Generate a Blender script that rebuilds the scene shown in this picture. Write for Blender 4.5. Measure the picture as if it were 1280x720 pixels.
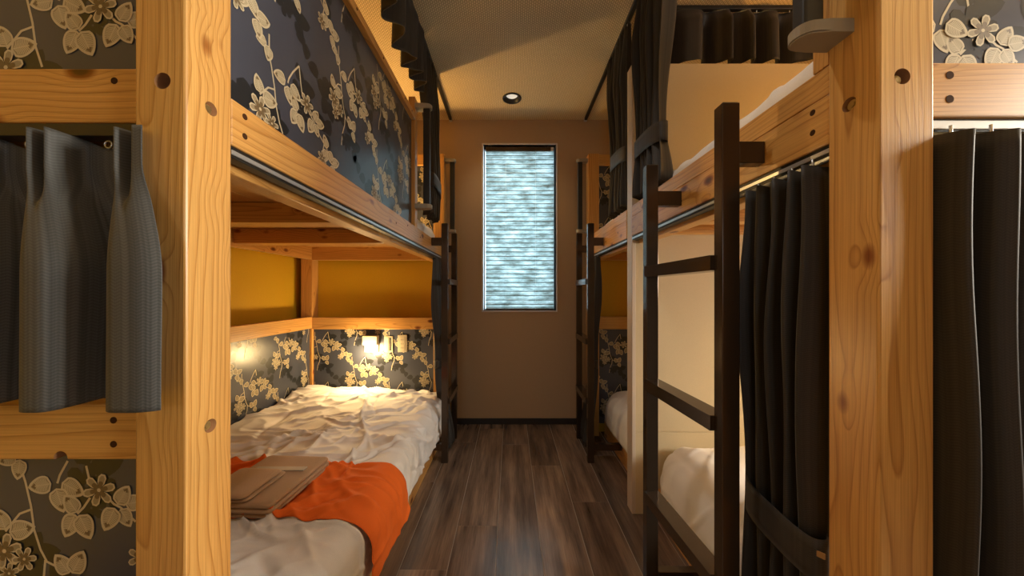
import bpy, bmesh, math, random
import numpy as np
from mathutils import Vector, Matrix, noise as mnoise

for o in list(bpy.data.objects):
    bpy.data.objects.remove(o)
S = bpy.context.scene
COL = S.collection

# ---------------------------------------------------------------- camera
F_PX, VX, VY, H = 405.0, 638.5, 366.0, 1.226
cam_d = bpy.data.cameras.new('camera')
cam = bpy.data.objects.new('camera', cam_d)
COL.objects.link(cam)
cam.location = (0, 0, H)
cam.rotation_euler = (math.pi / 2, 0, 0)
cam_d.sensor_width = 36.0
cam_d.lens = F_PX / 1280 * 36.0
cam_d.shift_x = (640 - VX) / 1280
cam_d.shift_y = (VY - 360) / 1280
cam_d.clip_start = 0.02
S.camera = cam

# ---------------------------------------------------------------- world, daylight, exposure
world = bpy.data.worlds.new('sky'); S.world = world
world.use_nodes = True
wbg = world.node_tree.nodes['Background']
wbg.inputs[0].default_value = (0.62, 0.86, 1.0, 1)
wbg.inputs[1].default_value = 2.7
S.view_settings.view_transform = 'Standard'
S.view_settings.look = 'None'
S.view_settings.gamma = 1
S.view_settings.use_curve_mapping = False
S.view_settings.exposure = 0.7


def area_light(name, loc, rot, sx, sy, power, color):
    d = bpy.data.lights.new(name, 'AREA'); d.shape = 'RECTANGLE'
    d.size, d.size_y, d.energy, d.color = sx, sy, power, color
    o = bpy.data.objects.new(name, d); COL.objects.link(o)
    o.location = loc; o.rotation_euler = rot
    return o


# daylight area lights added in two made-up windows out of view
area_light('added_rear_fill', (-0.45, -2.30, 1.65), (math.radians(90), 0, 0), .5, .8, 0.8, (0.80, 0.89, 1.0))
area_light('added_side_light', (2.92, 0.14, 1.85), (0, math.radians(90), 0), 1.2, .62, 88, (1.0, 0.90, 0.74))

# ---------------------------------------------------------------- helpers
WLOC = {}


def setp(o, label=None, cat=None, group=None, kind=None):
    if label: o['label'] = label
    if cat: o['category'] = cat
    if group: o['group'] = group
    if kind: o['kind'] = kind
    return o


def thing(name, label, cat, loc=(0, 0, 0), group=None, kind=None):
    o = bpy.data.objects.new(name, None); COL.objects.link(o)
    o.location = loc; o.empty_display_size = 0.1
    WLOC[o.name] = Vector(loc)
    return setp(o, label, cat, group, kind)


def mk(name, verts, faces, mats, parent=None, smooth=False, mi=None, uvs=None, origin=None):
    V = np.asarray(verts, float)
    c = Vector(origin) if origin is not None else Vector(((V.min(0) + V.max(0)) / 2).tolist())
    me = bpy.data.meshes.new(name)
    me.from_pydata((V - np.array(c)).tolist(), [], [tuple(f) for f in faces])
    if not isinstance(mats, (list, tuple)): mats = [mats]
    for m in mats: me.materials.append(m)
    if mi is not None: me.polygons.foreach_set('material_index', list(mi))
    if smooth: me.polygons.foreach_set('use_smooth', [True] * len(me.polygons))
    if uvs is not None:
        l = me.uv_layers.new(name='UVMap')
        idx = np.zeros(len(me.loops), dtype=np.int32); me.loops.foreach_get('vertex_index', idx)
        l.data.foreach_set('uv', np.asarray(uvs, float)[idx].ravel())
    me.update()
    o = bpy.data.objects.new(name, me); COL.objects.link(o)
    WLOC[o.name] = c
    if parent is not None:
        o.parent = parent; o.location = c - WLOC[parent.name]
    else:
        o.location = c
    return o


def bm_obj(name, bm, mats, parent=None, smooth=False, origin=None):
    bm.verts.index_update(); bm.faces.ensure_lookup_table()
    v = [tuple(x.co) for x in bm.verts]; f = [[x.index for x in p.verts] for p in bm.faces]
    mi = [p.material_index for p in bm.faces]
    sm = [p.smooth for p in bm.faces]
    o = mk(name, v, f, mats, parent, False, mi, None, origin)
    o.data.polygons.foreach_set('use_smooth', [True] * len(f) if smooth else sm)
    bm.free()
    return o


def add_box(bm, x0, x1, y0, y1, z0, z1, bev=0.0, seg=2, mat=0):
    r = bmesh.ops.create_cube(bm, size=1.0)
    vs = r['verts']
    for v in vs:
        v.co = Vector((x0 + (v.co.x + .5) * (x1 - x0), y0 + (v.co.y + .5) * (y1 - y0), z0 + (v.co.z + .5) * (z1 - z0)))
    fs = set(f for v in vs for f in v.link_faces)
    for f in fs: f.material_index = mat
    if bev > 0:
        es = set(e for v in vs for e in v.link_edges)
        bmesh.ops.bevel(bm, geom=list(es), offset=bev, segments=seg, affect='EDGES', profile=0.5, material=-1)


def box(name, x0, x1, y0, y1, z0, z1, mat, parent=None, bev=0.003, seg=2):
    bm = bmesh.new(); add_box(bm, x0, x1, y0, y1, z0, z1, bev, seg)
    return bm_obj(name, bm, mat, parent)


def cyl(bm, p0, p1, r, n=16, mat=0, r2=None):
    p0, p1 = Vector(p0), Vector(p1); d = p1 - p0
    m = Matrix.Translation((p0 + p1) / 2) @ d.to_track_quat('Z', 'Y').to_matrix().to_4x4()
    res = bmesh.ops.create_cone(bm, cap_ends=True, segments=n, radius1=r, radius2=r if r2 is None else r2, depth=d.length, matrix=m)
    for f in set(f for v in res['verts'] for f in v.link_faces):
        f.material_index = mat
        f.smooth = len(f.verts) == 4


def prism(bm, pts, z0, z1, mat=0):
    a = [bm.verts.new((x, y, z0)) for x, y in pts]; b = [bm.verts.new((x, y, z1)) for x, y in pts]
    n = len(pts)
    fs = [bm.faces.new(a[::-1]), bm.faces.new(b)]
    for i in range(n):
        fs.append(bm.faces.new((a[i], a[(i + 1) % n], b[(i + 1) % n], b[i])))
    for f in fs: f.material_index = mat
    bmesh.ops.recalc_face_normals(bm, faces=fs)


# ---------------------------------------------------------------- materials
def nm(name):
    m = bpy.data.materials.new(name); m.use_nodes = True
    nt = m.node_tree
    return m, nt, nt.nodes['Principled BSDF']


def simple(name, col, rough=0.5, metal=0.0, emit=None, es=0, sheen=0):
    m, nt, p = nm(name)
    p.inputs['Base Color'].default_value = (*col, 1); p.inputs['Roughness'].default_value = rough
    p.inputs['Metallic'].default_value = metal
    if sheen: p.inputs['Sheen Weight'].default_value = sheen
    if emit:
        p.inputs['Emission Color'].default_value = (*emit, 1); p.inputs['Emission Strength'].default_value = es
    return m


def N(nt, t, **kw):
    n = nt.nodes.new(t)
    for k, v in kw.items():
        if k.startswith('i_'):
            n.inputs[int(k[2:]) if k[2:].isdigit() else k[2:].replace('_', ' ')].default_value = v
        else: setattr(n, k, v)
    return n


def ramp(nt, stops, interp='LINEAR'):
    r = nt.nodes.new('ShaderNodeValToRGB'); cr = r.color_ramp; cr.interpolation = interp
    while len(cr.elements) < len(stops): cr.elements.new(0.5)
    for e, (p, c) in zip(cr.elements, stops):
        e.position = p; e.color = (*c, 1) if len(c) == 3 else c
    return r


def mixc(nt, fac, a, b, mode='MIX'):
    m = nt.nodes.new('ShaderNodeMix'); m.data_type = 'RGBA'; m.blend_type = mode
    for sock, v in ((m.inputs[0], fac), (m.inputs[6], a), (m.inputs[7], b)):
        if hasattr(v, 'is_output'): nt.links.new(v, sock)
        elif isinstance(v, (int, float)): sock.default_value = v
        else: sock.default_value = (*v, 1)
    return m.outputs[2]


def wood(name, axis, light, mid, dark, rough=0.33):
    m, nt, p = nm(name); L = nt.links.new
    tc = N(nt, 'ShaderNodeTexCoord'); oi = N(nt, 'ShaderNodeObjectInfo')
    wn = N(nt, 'ShaderNodeTexWhiteNoise', noise_dimensions='1D'); L(oi.outputs['Random'], wn.inputs['W'])
    # per-piece offset of the heart of the tree
    sub = N(nt, 'ShaderNodeVectorMath', operation='SUBTRACT'); L(wn.outputs['Color'], sub.inputs[0]); sub.inputs[1].default_value = (.5, .5, .5)
    off = N(nt, 'ShaderNodeVectorMath', operation='MULTIPLY'); L(sub.outputs[0], off.inputs[0])
    k = [.22, .22, .22]; k[axis] = 40.0; off.inputs[1].default_value = k
    add = N(nt, 'ShaderNodeVectorMath', operation='ADD'); L(tc.outputs['Object'], add.inputs[0]); L(off.outputs[0], add.inputs[1])
    # knots
    ks = [9.5, 9.5, 9.5]; ks[axis] = 5.0
    mk_ = N(nt, 'ShaderNodeMapping'); mk_.inputs['Scale'].default_value = ks; L(add.outputs[0], mk_.inputs[0])
    vo = N(nt, 'ShaderNodeTexVoronoi', feature='F1'); vo.inputs['Scale'].default_value = 1.0; L(mk_.outputs[0], vo.inputs['Vector'])
    # slow wander of the rings, stretched along the grain
    ds = [5.5, 5.5, 5.5]; ds[axis] = 1.1
    md = N(nt, 'ShaderNodeMapping'); md.inputs['Scale'].default_value = ds; L(add.outputs[0], md.inputs[0])
    n1 = N(nt, 'ShaderNodeTexNoise'); n1.inputs['Scale'].default_value = 1.0; n1.inputs['Detail'].default_value = 2.0
    L(md.outputs[0], n1.inputs['Vector'])
    s1 = N(nt, 'ShaderNodeVectorMath', operation='SUBTRACT'); L(n1.outputs['Color'], s1.inputs[0]); s1.inputs[1].default_value = (.5, .5, .5)
    sc1 = N(nt, 'ShaderNodeVectorMath', operation='SCALE'); L(s1.outputs[0], sc1.inputs[0]); sc1.inputs['Scale'].default_value = 0.085
    kr = N(nt, 'ShaderNodeMapRange'); L(vo.outputs['Distance'], kr.inputs[0])
    kr.inputs[1].default_value = 0.0; kr.inputs[2].default_value = 0.42; kr.inputs[3].default_value = 0.016; kr.inputs[4].default_value = 0.0
    kr.interpolation_type = 'SMOOTHSTEP'
    kv = N(nt, 'ShaderNodeCombineXYZ')
    for i in range(3):
        if i != axis: L(kr.outputs[0], kv.inputs[i])
    a2 = N(nt, 'ShaderNodeVectorMath', operation='ADD'); L(add.outputs[0], a2.inputs[0]); L(sc1.outputs[0], a2.inputs[1])
    a3 = N(nt, 'ShaderNodeVectorMath', operation='ADD'); L(a2.outputs[0], a3.inputs[0]); L(kv.outputs[0], a3.inputs[1])
    wv = N(nt, 'ShaderNodeTexWave', wave_type='RINGS', rings_direction='XYZ'[axis], wave_profile='SAW')
    wv.inputs['Scale'].default_value = 30.0; wv.inputs['Distortion'].default_value = 0.0
    L(a3.outputs[0], wv.inputs['Vector'])
    gr = ramp(nt, [(0.0, light), (0.5, light), (0.80, mid), (0.93, dark), (1.0, light)])
    L(wv.outputs['Fac'], gr.inputs[0])
    # fine fibres
    fs = [420, 420, 420]; fs[axis] = 5
    mf = N(nt, 'ShaderNodeMapping'); mf.inputs['Scale'].default_value = fs; L(add.outputs[0], mf.inputs[0])
    n2 = N(nt, 'ShaderNodeTexNoise'); n2.inputs['Scale'].default_value = 1.0; n2.inputs['Detail'].default_value = 3.0; L(mf.outputs[0], n2.inputs['Vector'])
    fr = ramp(nt, [(0.3, (.80, .77, .72)), (0.7, (1.05, 1.05, 1.05))]); L(n2.outputs['Fac'], fr.inputs[0])
    c1 = mixc(nt, 1.0, gr.outputs[0], fr.outputs[0], 'MULTIPLY')
    # heartwood tone
    n3 = N(nt, 'ShaderNodeTexNoise'); n3.inputs['Scale'].default_value = .55; n3.inputs['Detail'].default_value = 1.0; L(md.outputs[0], n3.inputs['Vector'])
    hr = ramp(nt, [(0.35, (1, 1, 1)), (0.7, (.86, .70, .56))]); L(n3.outputs['Fac'], hr.inputs[0])
    c2 = mixc(nt, .8, c1, hr.outputs[0], 'MULTIPLY')
    kc = ramp(nt, [(0.0, (.08, .035, .015)), (0.06, (.14, .055, .02)), (0.11, (.42, .22, .10)), (0.17, (1, 1, 1))])
    L(vo.outputs['Distance'], kc.inputs[0])
    c3 = mixc(nt, 1.0, c2, kc.outputs[0], 'MULTIPLY')
    L(c3, p.inputs['Base Color'])
    p.inputs['Roughness'].default_value = rough
    bp = N(nt, 'ShaderNodeBump'); bp.inputs['Strength'].default_value = 0.12; bp.inputs['Distance'].default_value = 0.002
    L(n2.outputs['Fac'], bp.inputs['Height']); L(bp.outputs[0], p.inputs['Normal'])
    return m


WL, WM, WD = (.67, .385, .120), (.60, .325, .095), (.46, .225, .055)
WOOD = [wood('cedar_along_' + 'xyz'[a], a, WL, WM, WD) for a in range(3)]
WX, WY, WZ = WOOD


def ceiling_mat():
    m, nt, p = nm('woven_ceiling_paper'); L = nt.links.new
    tc = N(nt, 'ShaderNodeTexCoord')
    br = N(nt, 'ShaderNodeTexBrick'); br.offset = 0.5
    br.inputs['Color1'].default_value = (.80, .63, .37, 1); br.inputs['Color2'].default_value = (.74, .58, .34, 1)
    br.inputs['Mortar'].default_value = (.42, .31, .16, 1)
    br.inputs['Scale'].default_value = 1.0; br.inputs['Mortar Size'].default_value = 0.0022; br.inputs['Mortar Smooth'].default_value = .35
    br.inputs['Brick Width'].default_value = 0.017; br.inputs['Row Height'].default_value = 0.012
    mp = N(nt, 'ShaderNodeMapping'); mp.inputs['Rotation'].default_value = (0, 0, math.pi / 2)
    L(tc.outputs['Object'], mp.inputs[0]); L(mp.outputs[0], br.inputs['Vector'])
    L(br.outputs['Color'], p.inputs['Base Color']); p.inputs['Roughness'].default_value = .7
    bp = N(nt, 'ShaderNodeBump'); bp.inputs['Strength'].default_value = .4; bp.inputs['Distance'].default_value = .002; bp.invert = True
    L(br.outputs['Fac'], bp.inputs['Height']); L(bp.outputs[0], p.inputs['Normal'])
    return m


def paper_mat(name, col, amp=.06):
    m, nt, p = nm(name); L = nt.links.new
    tc = N(nt, 'ShaderNodeTexCoord')
    n = N(nt, 'ShaderNodeTexNoise'); n.inputs['Scale'].default_value = 260; n.inputs['Detail'].default_value = 3
    L(tc.outputs['Object'], n.inputs['Vector'])
    r = ramp(nt, [(.3, tuple(c * (1 - amp) for c in col)), (.7, tuple(c * (1 + amp) for c in col))]); L(n.outputs['Fac'], r.inputs[0])
    L(r.outputs[0], p.inputs['Base Color']); p.inputs['Roughness'].default_value = .65
    bp = N(nt, 'ShaderNodeBump'); bp.inputs['Strength'].default_value = .25; bp.inputs['Distance'].default_value = .001
    L(n.outputs['Fac'], bp.inputs['Height']); L(bp.outputs[0], p.inputs['Normal'])
    return m


def floor_mat():
    m, nt, p = nm('dark_walnut_plank'); L = nt.links.new
    tc = N(nt, 'ShaderNodeTexCoord'); oi = N(nt, 'ShaderNodeObjectInfo')
    wn = N(nt, 'ShaderNodeTexWhiteNoise', noise_dimensions='1D'); L(oi.outputs['Random'], wn.inputs['W'])
    sc = N(nt, 'ShaderNodeVectorMath', operation='SCALE'); L(wn.outputs['Color'], sc.inputs[0]); sc.inputs['Scale'].default_value = 30
    ad = N(nt, 'ShaderNodeVectorMath', operation='ADD'); L(tc.outputs['Object'], ad.inputs[0]); L(sc.outputs[0], ad.inputs[1])
    mp = N(nt, 'ShaderNodeMapping'); mp.inputs['Scale'].default_value = (17, 1.7, 1); L(ad.outputs[0], mp.inputs[0])
    n1 = N(nt, 'ShaderNodeTexNoise'); n1.inputs['Scale'].default_value = 1; n1.inputs['Detail'].default_value = 5; n1.inputs['Roughness'].default_value = .6
    L(mp.outputs[0], n1.inputs['Vector'])
    mp2 = N(nt, 'ShaderNodeMapping'); mp2.inputs['Scale'].default_value = (190, 6, 1); L(ad.outputs[0], mp2.inputs[0])
    n2 = N(nt, 'ShaderNodeTexNoise'); n2.inputs['Scale'].default_value = 1; n2.inputs['Detail'].default_value = 4; L(mp2.outputs[0], n2.inputs['Vector'])
    r1 = ramp(nt, [(.28, (.060, .042, .033)), (.48, (.145, .102, .077)), (.62, (.23, .160, .115)), (.75, (.31, .215, .145))]); L(n1.outputs['Fac'], r1.inputs[0])
    r2 = ramp(nt, [(.3, (.78, .78, .78)), (.7, (1.12, 1.10, 1.08))]); L(n2.outputs['Fac'], r2.inputs[0])
    c0 = mixc(nt, 1, r1.outputs[0], r2.outputs[0], 'MULTIPLY')
    tr = ramp(nt, [(0, (.72, .70, .70)), (1, (1.22, 1.2, 1.18))]); L(wn.outputs['Value'], tr.inputs[0])
    c = mixc(nt, 1, c0, tr.outputs[0], 'MULTIPLY')
    L(c, p.inputs['Base Color'])
    p.inputs['Specular IOR Level'].default_value = .8
    rr = N(nt, 'ShaderNodeMapRange'); L(n2.outputs['Fac'], rr.inputs[0]); rr.inputs[3].default_value = .17; rr.inputs[4].default_value = .30
    L(rr.outputs[0], p.inputs['Roughness'])
    bp = N(nt, 'ShaderNodeBump'); bp.inputs['Strength'].default_value = .2; bp.inputs['Distance'].default_value = .0015
    L(n2.outputs['Fac'], bp.inputs['Height']); L(bp.outputs[0], p.inputs['Normal'])
    return m


def curtain_mat(name, a, b):
    m, nt, p = nm(name); L = nt.links.new
    uv = N(nt, 'ShaderNodeUVMap'); uv.uv_map = 'UVMap'
    sx = N(nt, 'ShaderNodeSeparateXYZ'); L(uv.outputs[0], sx.inputs[0])
    # vertical stripes of uneven weight
    mp = N(nt, 'ShaderNodeMapping'); mp.inputs['Scale'].default_value = (170, .4, 1); L(uv.outputs[0], mp.inputs[0])
    n1 = N(nt, 'ShaderNodeTexNoise'); n1.inputs['Scale'].default_value = 1; n1.inputs['Detail'].default_value = 2; L(mp.outputs[0], n1.inputs['Vector'])
    # herringbone : diagonal threads whose slope flips every few millimetres
    tri = N(nt, 'ShaderNodeMath', operation='PINGPONG'); L(sx.outputs[0], tri.inputs[0]); tri.inputs[1].default_value = .008
    dg = N(nt, 'ShaderNodeMath', operation='MULTIPLY_ADD'); L(tri.outputs[0], dg.inputs[0]); dg.inputs[1].default_value = .5; L(sx.outputs[1], dg.inputs[2])
    fr = N(nt, 'ShaderNodeMath', operation='MULTIPLY'); L(dg.outputs[0], fr.inputs[0]); fr.inputs[1].default_value = 2 * math.pi / .005
    sn = N(nt, 'ShaderNodeMath', operation='SINE'); L(fr.outputs[0], sn.inputs[0])
    mr = N(nt, 'ShaderNodeMapRange'); L(sn.outputs[0], mr.inputs[0]); mr.inputs[1].default_value = -1
    r1 = ramp(nt, [(.35, a), (.65, b)]); L(n1.outputs['Fac'], r1.inputs[0])
    r2 = ramp(nt, [(0, (.78, .78, .78)), (1, (1.2, 1.2, 1.2))]); L(mr.outputs[0], r2.inputs[0])
    c = mixc(nt, 1, r1.outputs[0], r2.outputs[0], 'MULTIPLY'); L(c, p.inputs['Base Color'])
    p.inputs['Roughness'].default_value = .62
    p.inputs['Sheen Weight'].default_value = .12; p.inputs['Sheen Roughness'].default_value = .4
    return m


def cloth_mat(name, col, scale=900, rough=.8, bump=.15, sheen=.1):
    m, nt, p = nm(name); L = nt.links.new
    tc = N(nt, 'ShaderNodeTexCoord')
    n = N(nt, 'ShaderNodeTexNoise'); n.inputs['Scale'].default_value = scale; n.inputs['Detail'].default_value = 2; L(tc.outputs['Object'], n.inputs['Vector'])
    r = ramp(nt, [(.3, tuple(c * .88 for c in col)), (.7, col)]); L(n.outputs['Fac'], r.inputs[0]); L(r.outputs[0], p.inputs['Base Color'])
    p.inputs['Roughness'].default_value = rough; p.inputs['Sheen Weight'].default_value = sheen
    bp = N(nt, 'ShaderNodeBump'); bp.inputs['Strength'].default_value = bump; bp.inputs['Distance'].default_value = .002
    L(n.outputs['Fac'], bp.inputs['Height']); L(bp.outputs[0], p.inputs['Normal'])
    return m


def blind_mat():
    m, nt, p = nm('mottled_pleated_paper'); L = nt.links.new
    tc = N(nt, 'ShaderNodeTexCoord')
    mp = N(nt, 'ShaderNodeMapping'); mp.inputs['Scale'].default_value = (6, 1, 22); L(tc.outputs['Object'], mp.inputs[0])
    n = N(nt, 'ShaderNodeTexNoise'); n.inputs['Scale'].default_value = 1; n.inputs['Detail'].default_value = 6; n.inputs['Roughness'].default_value = .65
    L(mp.outputs[0], n.inputs['Vector'])
    r = ramp(nt, [(.32, (.13, .13, .10)), (.48, (.40, .47, .45)), (.62, (.72, .80, .79)), (.75, (.95, .97, .95))]); L(n.outputs['Fac'], r.inputs[0])
    out = nt.nodes['Material Output']; nt.nodes.remove(p)
    d = N(nt, 'ShaderNodeBsdfDiffuse'); t = N(nt, 'ShaderNodeBsdfTranslucent'); mx = N(nt, 'ShaderNodeMixShader'); mx.inputs[0].default_value = .6
    L(r.outputs[0], d.inputs[0]); L(r.outputs[0], t.inputs[0]); L(d.outputs[0], mx.inputs[1]); L(t.outputs[0], mx.inputs[2]); L(mx.outputs[0], out.inputs[0])
    return m


def glass_mat(name, tint=(1, 1, 1), spec=.08):
    m, nt, p = nm(name); L = nt.links.new; out = nt.nodes['Material Output']; nt.nodes.remove(p)
    t = N(nt, 'ShaderNodeBsdfTransparent'); t.inputs[0].default_value = (*tint, 1); g = N(nt, 'ShaderNodeBsdfGlossy'); g.inputs['Roughness'].default_value = .05
    mx = N(nt, 'ShaderNodeMixShader'); mx.inputs[0].default_value = spec
    L(t.outputs[0], mx.inputs[1]); L(g.outputs[0], mx.inputs[2]); L(mx.outputs[0], out.inputs[0])
    return m


M_CEIL = ceiling_mat()
M_WALL = paper_mat('beige_wall_paper', (.45, .31, .18))
M_OCHRE = paper_mat('ochre_wall_paper', (.60, .35, .008))
M_PART = paper_mat('beige_partition_paper', (.62, .50, .31), .04)
M_TRIM = simple('pale_edge_strip', (.62, .52, .42), .4)
M_FLOOR = floor_mat()
M_GAP = simple('floor_joint', (.27, .22, .175), .7)
M_BLACK = simple('black_plastic', (.012, .011, .010), .45)
M_DARKB = simple('dark_baseboard', (.018, .014, .012), .5)
M_ALU = simple('aluminium_track', (.62, .64, .66), .3, .7)
M_METAL = simple('dark_bronze_metal', (.075, .052, .036), .17, .6)
M_GREY = simple('grey_moulded_bracket', (.30, .27, .22), .4)
M_BRASS = simple('zinc_brass_bolt', (.58, .46, .22), .3, .9)
M_DOWEL = simple('dark_dowel', (.055, .024, .010), .9)
M_DOWEL.node_tree.nodes['Principled BSDF'].inputs['Specular IOR Level'].default_value = .1
M_HOLE = simple('drilled_end_grain', (.24, .11, .04), .8)
M_CURT = curtain_mat('charcoal_striped_curtain', (.017, .0145, .0125), (.034, .028, .024))
M_CURTG = curtain_mat('slate_striped_curtain', (.040, .042, .042), (.080, .083, .082))
M_HEM = simple('pale_lit_fold_edge', (.45, .42, .34), .7)  # pale tone for fold edges that catch light; no mesh uses it
M_SHEET = cloth_mat('white_cotton', (.80, .78, .77), 700, .8, .08, 0)
M_MATT = cloth_mat('mattress_ticking', (.62, .58, .54), 400)
M_ORANGE = cloth_mat('orange_runner_cloth', (.82, .145, .008), 900, .85, .12, 0)
M_TOWEL = cloth_mat('tan_terry', (.47, .30, .175), 520, .95, .9, .2)
M_PAPERB = simple('slate_panel_paper', (.055, .061, .086), .28)
M_SHADOWP = simple('dark_leaf_print', (.017, .019, .023), .30)
M_CREAM = simple('cream_leaf_outline_print', (.56, .48, .32), .40)
M_TAN = simple('tan_leaf_print', (.31, .255, .16), .40)
M_BROWNP = simple('brown_leaf_tip_print', (.155, .105, .05), .45)
M_WHITE = simple('white_plastic', (.75, .73, .68), .4)
M_PLATE = simple('beige_plate_plastic', (.40, .34, .24), .45)
M_LAMPON = simple('lit_lamp_diffuser', (.9, .8, .6), .5, 0, (1.0, .72, .36), 9.0)
M_STRAP = simple('tan_strap', (.34, .19, .07), .6)
M_GLASS = glass_mat('window_glass')
M_FRAME = simple('window_frame_grey', (.30, .30, .31), .4)
M_REVEAL = simple('window_reveal_white', (.66, .60, .56), .5)
M_BLIND = blind_mat()
M_CREASE_SHADE = simple('blind_crease_shade', (.26, .27, .24), .8)
M_PACKET = simple('clear_wrapper', (.55, .50, .42), .25)

# ---------------------------------------------------------------- room shell
X0, X1, Y0, Y1, ZC = -1.86, 2.86, -2.20, 3.03, 2.842
T = 0.14
ST = dict(kind='structure')

fl = box('floor', X0 - T, X1 + T, Y0 - T, Y1 + T, -0.12, -0.0012, M_GAP, None, 0)
setp(fl, 'dark walnut plank floor running towards the window', 'floor', **ST)
PW = 0.2135
x_ref = -0.068
rng = random.Random(4)
plank_data = {}
joints = {-1: 1.706, -2: 1.435, 1: 2.30, 0: 2.62, -3: 2.1, 2: 1.9}
i0 = math.floor((X0 - x_ref) / PW)
for i in range(i0, math.ceil((X1 - x_ref) / PW)):
    xa, xb = max(x_ref + i * PW, X0), min(x_ref + (i + 1) * PW, X1)
    if xb - xa < .01: continue
    j = joints.get(i, rng.uniform(1.0, 2.3))
    cuts = [j - 1.22 * k for k in range(5, 0, -1)] + [j, j + 1.22, j + 2.44]
    cuts = [Y0] + [c for c in cuts if Y0 + .05 < c < Y1 - .05] + [Y1]
    for ya, yb in zip(cuts, cuts[1:]):
        key = (round(xb - xa, 3), round(yb - ya, 3))
        if key in plank_data:
            o = bpy.data.objects.new('plank', plank_data[key]); COL.objects.link(o)
        else:
            w, l = xb - xa - .0038, yb - ya - .0018
            bm = bmesh.new(); add_box(bm, -w / 2, w / 2, -l / 2, l / 2, -.0012, 0, .0005, 1)
            o = bm_obj('plank', bm, M_FLOOR, None, origin=(0, 0, 0)); plank_data[key] = o.data
        o.parent = fl
        o.location = Vector(((xa + xb) / 2, (ya + yb) / 2, 0)) - WLOC[fl.name]

cl = box('ceiling', X0 - T, X1 + T, Y0 - T, Y1 + T, ZC, ZC + .1, M_CEIL, None, 0)
setp(cl, 'woven beige papered ceiling with a small basket pattern', 'ceiling', **ST)


def wall_with_hole(name, axis, at, thick, a0, a1, z0, z1, hole, mat, label):
    """axis 1: wall in the XZ plane at y=at..at+thick; axis 0: in the YZ plane."""
    bm = bmesh.new()
    h0, h1, hz0, hz1 = hole
    for (b0, b1, c0, c1) in ((a0, h0, z0, z1), (h1, a1, z0, z1), (h0, h1, z0, hz0), (h0, h1, hz1, z1)):
        if axis == 1: add_box(bm, b0, b1, min(at, at + thick), max(at, at + thick), c0, c1)
        else: add_box(bm, min(at, at + thick), max(at, at + thick), b0, b1, c0, c1)
    o = bm_obj(name, bm, mat)
    setp(o, label, 'wall', **ST)
    return o


WIN = (-0.258, 0.4227, 1.061, 2.610)
wall_with_hole('wall_far', 1, Y1, T, X0 - T, X1 + T, 0, ZC, WIN, M_WALL, 'brown beige papered wall around the narrow window')
wl = box('wall_left', X0 - T, X0, Y0, Y1, 0, ZC, M_OCHRE, None, 0)
setp(wl, 'ochre papered wall behind the bunk with the lit lamp', 'wall', **ST)
RW = (0.14 - .34, 0.14 + .34, 1.20, 2.50)
wall_with_hole('wall_right', 0, X1, T, Y0, Y1, 0, ZC, RW, M_WALL, 'beige papered wall behind the curtained bunks')
BW = (-.75, -.15, 1.20, 2.10)
wall_with_hole('wall_near', 1, Y0, -T, X0 - T, X1 + T, 0, ZC, BW, M_WALL, 'beige papered wall of the entrance side')
bb = box('baseboard_far', -0.9, 1.0, Y1 - .012, Y1, 0, .055, M_DARKB, None, .002)
setp(bb, 'black baseboard under the window wall', 'baseboard', **ST)

# window in the far wall : casing, sash, pane, pleated blind
wx0, wx1, wz0, wz1 = WIN
w1 = thing('window_1', 'tall narrow window with pale casing in the brown wall', 'window', ((wx0 + wx1) / 2, Y1, wz0), **ST)
bm = bmesh.new()
cw = .014
for a in ((wx0 - cw, wx0, wz0 - cw, wz1 + cw), (wx1, wx1 + cw, wz0 - cw, wz1 + cw), (wx0, wx1, wz1, wz1 + cw), (wx0, wx1, wz0 - cw, wz0)):
    add_box(bm, a[0], a[1], Y1 - .006, Y1 + T - .02, a[2], a[3], .001, 1)
bm_obj('window_casing', bm, M_REVEAL, w1)
bm = bmesh.new(); fw = .010
for a in ((wx0, wx0 + fw, wz0, wz1), (wx1 - fw, wx1, wz0, wz1), (wx0 + fw, wx1 - fw, wz1 - fw, wz1), (wx0 + fw, wx1 - fw, wz0, wz0 + fw)):
    add_box(bm, a[0], a[1], Y1 + .095, Y1 + .125, a[2], a[3], .002, 1)
bm_obj('window_frame', bm, M_FRAME, w1)
box('pane', wx0 + fw, wx1 - fw, Y1 + .108, Y1 + .113, wz0 + fw, wz1 - fw, M_GLASS, w1, 0)

bl = thing('pleated_blind', 'mottled grey green pleated blind drawn down over the window', 'blind', ((wx0 + wx1) / 2, Y1 + .03, wz0))
bx0, bx1 = wx0 + .021, wx1 - .016
box('headrail', bx0, bx1 - .03, Y1 + .012, Y1 + .045, wz1 - .05, wz1 - .012, M_METAL, bl, .003)
for bxx in (wx0 + .06, wx1 - .09):
    box('bracket', bxx - .012, bxx + .012, Y1 + .008, Y1 + .047, wz1 - .016, wz1, M_BLACK, bl, .001)
box('cord_end', bx1 - .03, bx1 - .004, Y1 + .01, Y1 + .045, wz1 - .048, wz1 - .018, M_WHITE, bl, .003)
npl = 36
zs = np.linspace(wz1 - .05, wz0 + .014, 2 * npl + 1)
vs, fs_ = [], []
for k, z in enumerate(zs):
    y = Y1 + .030 + (.010 if k % 2 else -.010)
    vs += [(bx0, y, z), (bx1, y, z)]
for k in range(2 * npl): fs_.append((2 * k, 2 * k + 1, 2 * k + 3, 2 * k + 2))
mk('pleats', vs, fs_, M_BLIND, bl)
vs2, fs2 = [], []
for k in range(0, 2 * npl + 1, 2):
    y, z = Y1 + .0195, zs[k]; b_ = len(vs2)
    vs2 += [(bx0, y, z - .003), (bx1, y, z - .003), (bx1, y, z + .003), (bx0, y, z + .003)]; fs2.append((b_, b_ + 1, b_ + 2, b_ + 3))
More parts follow.
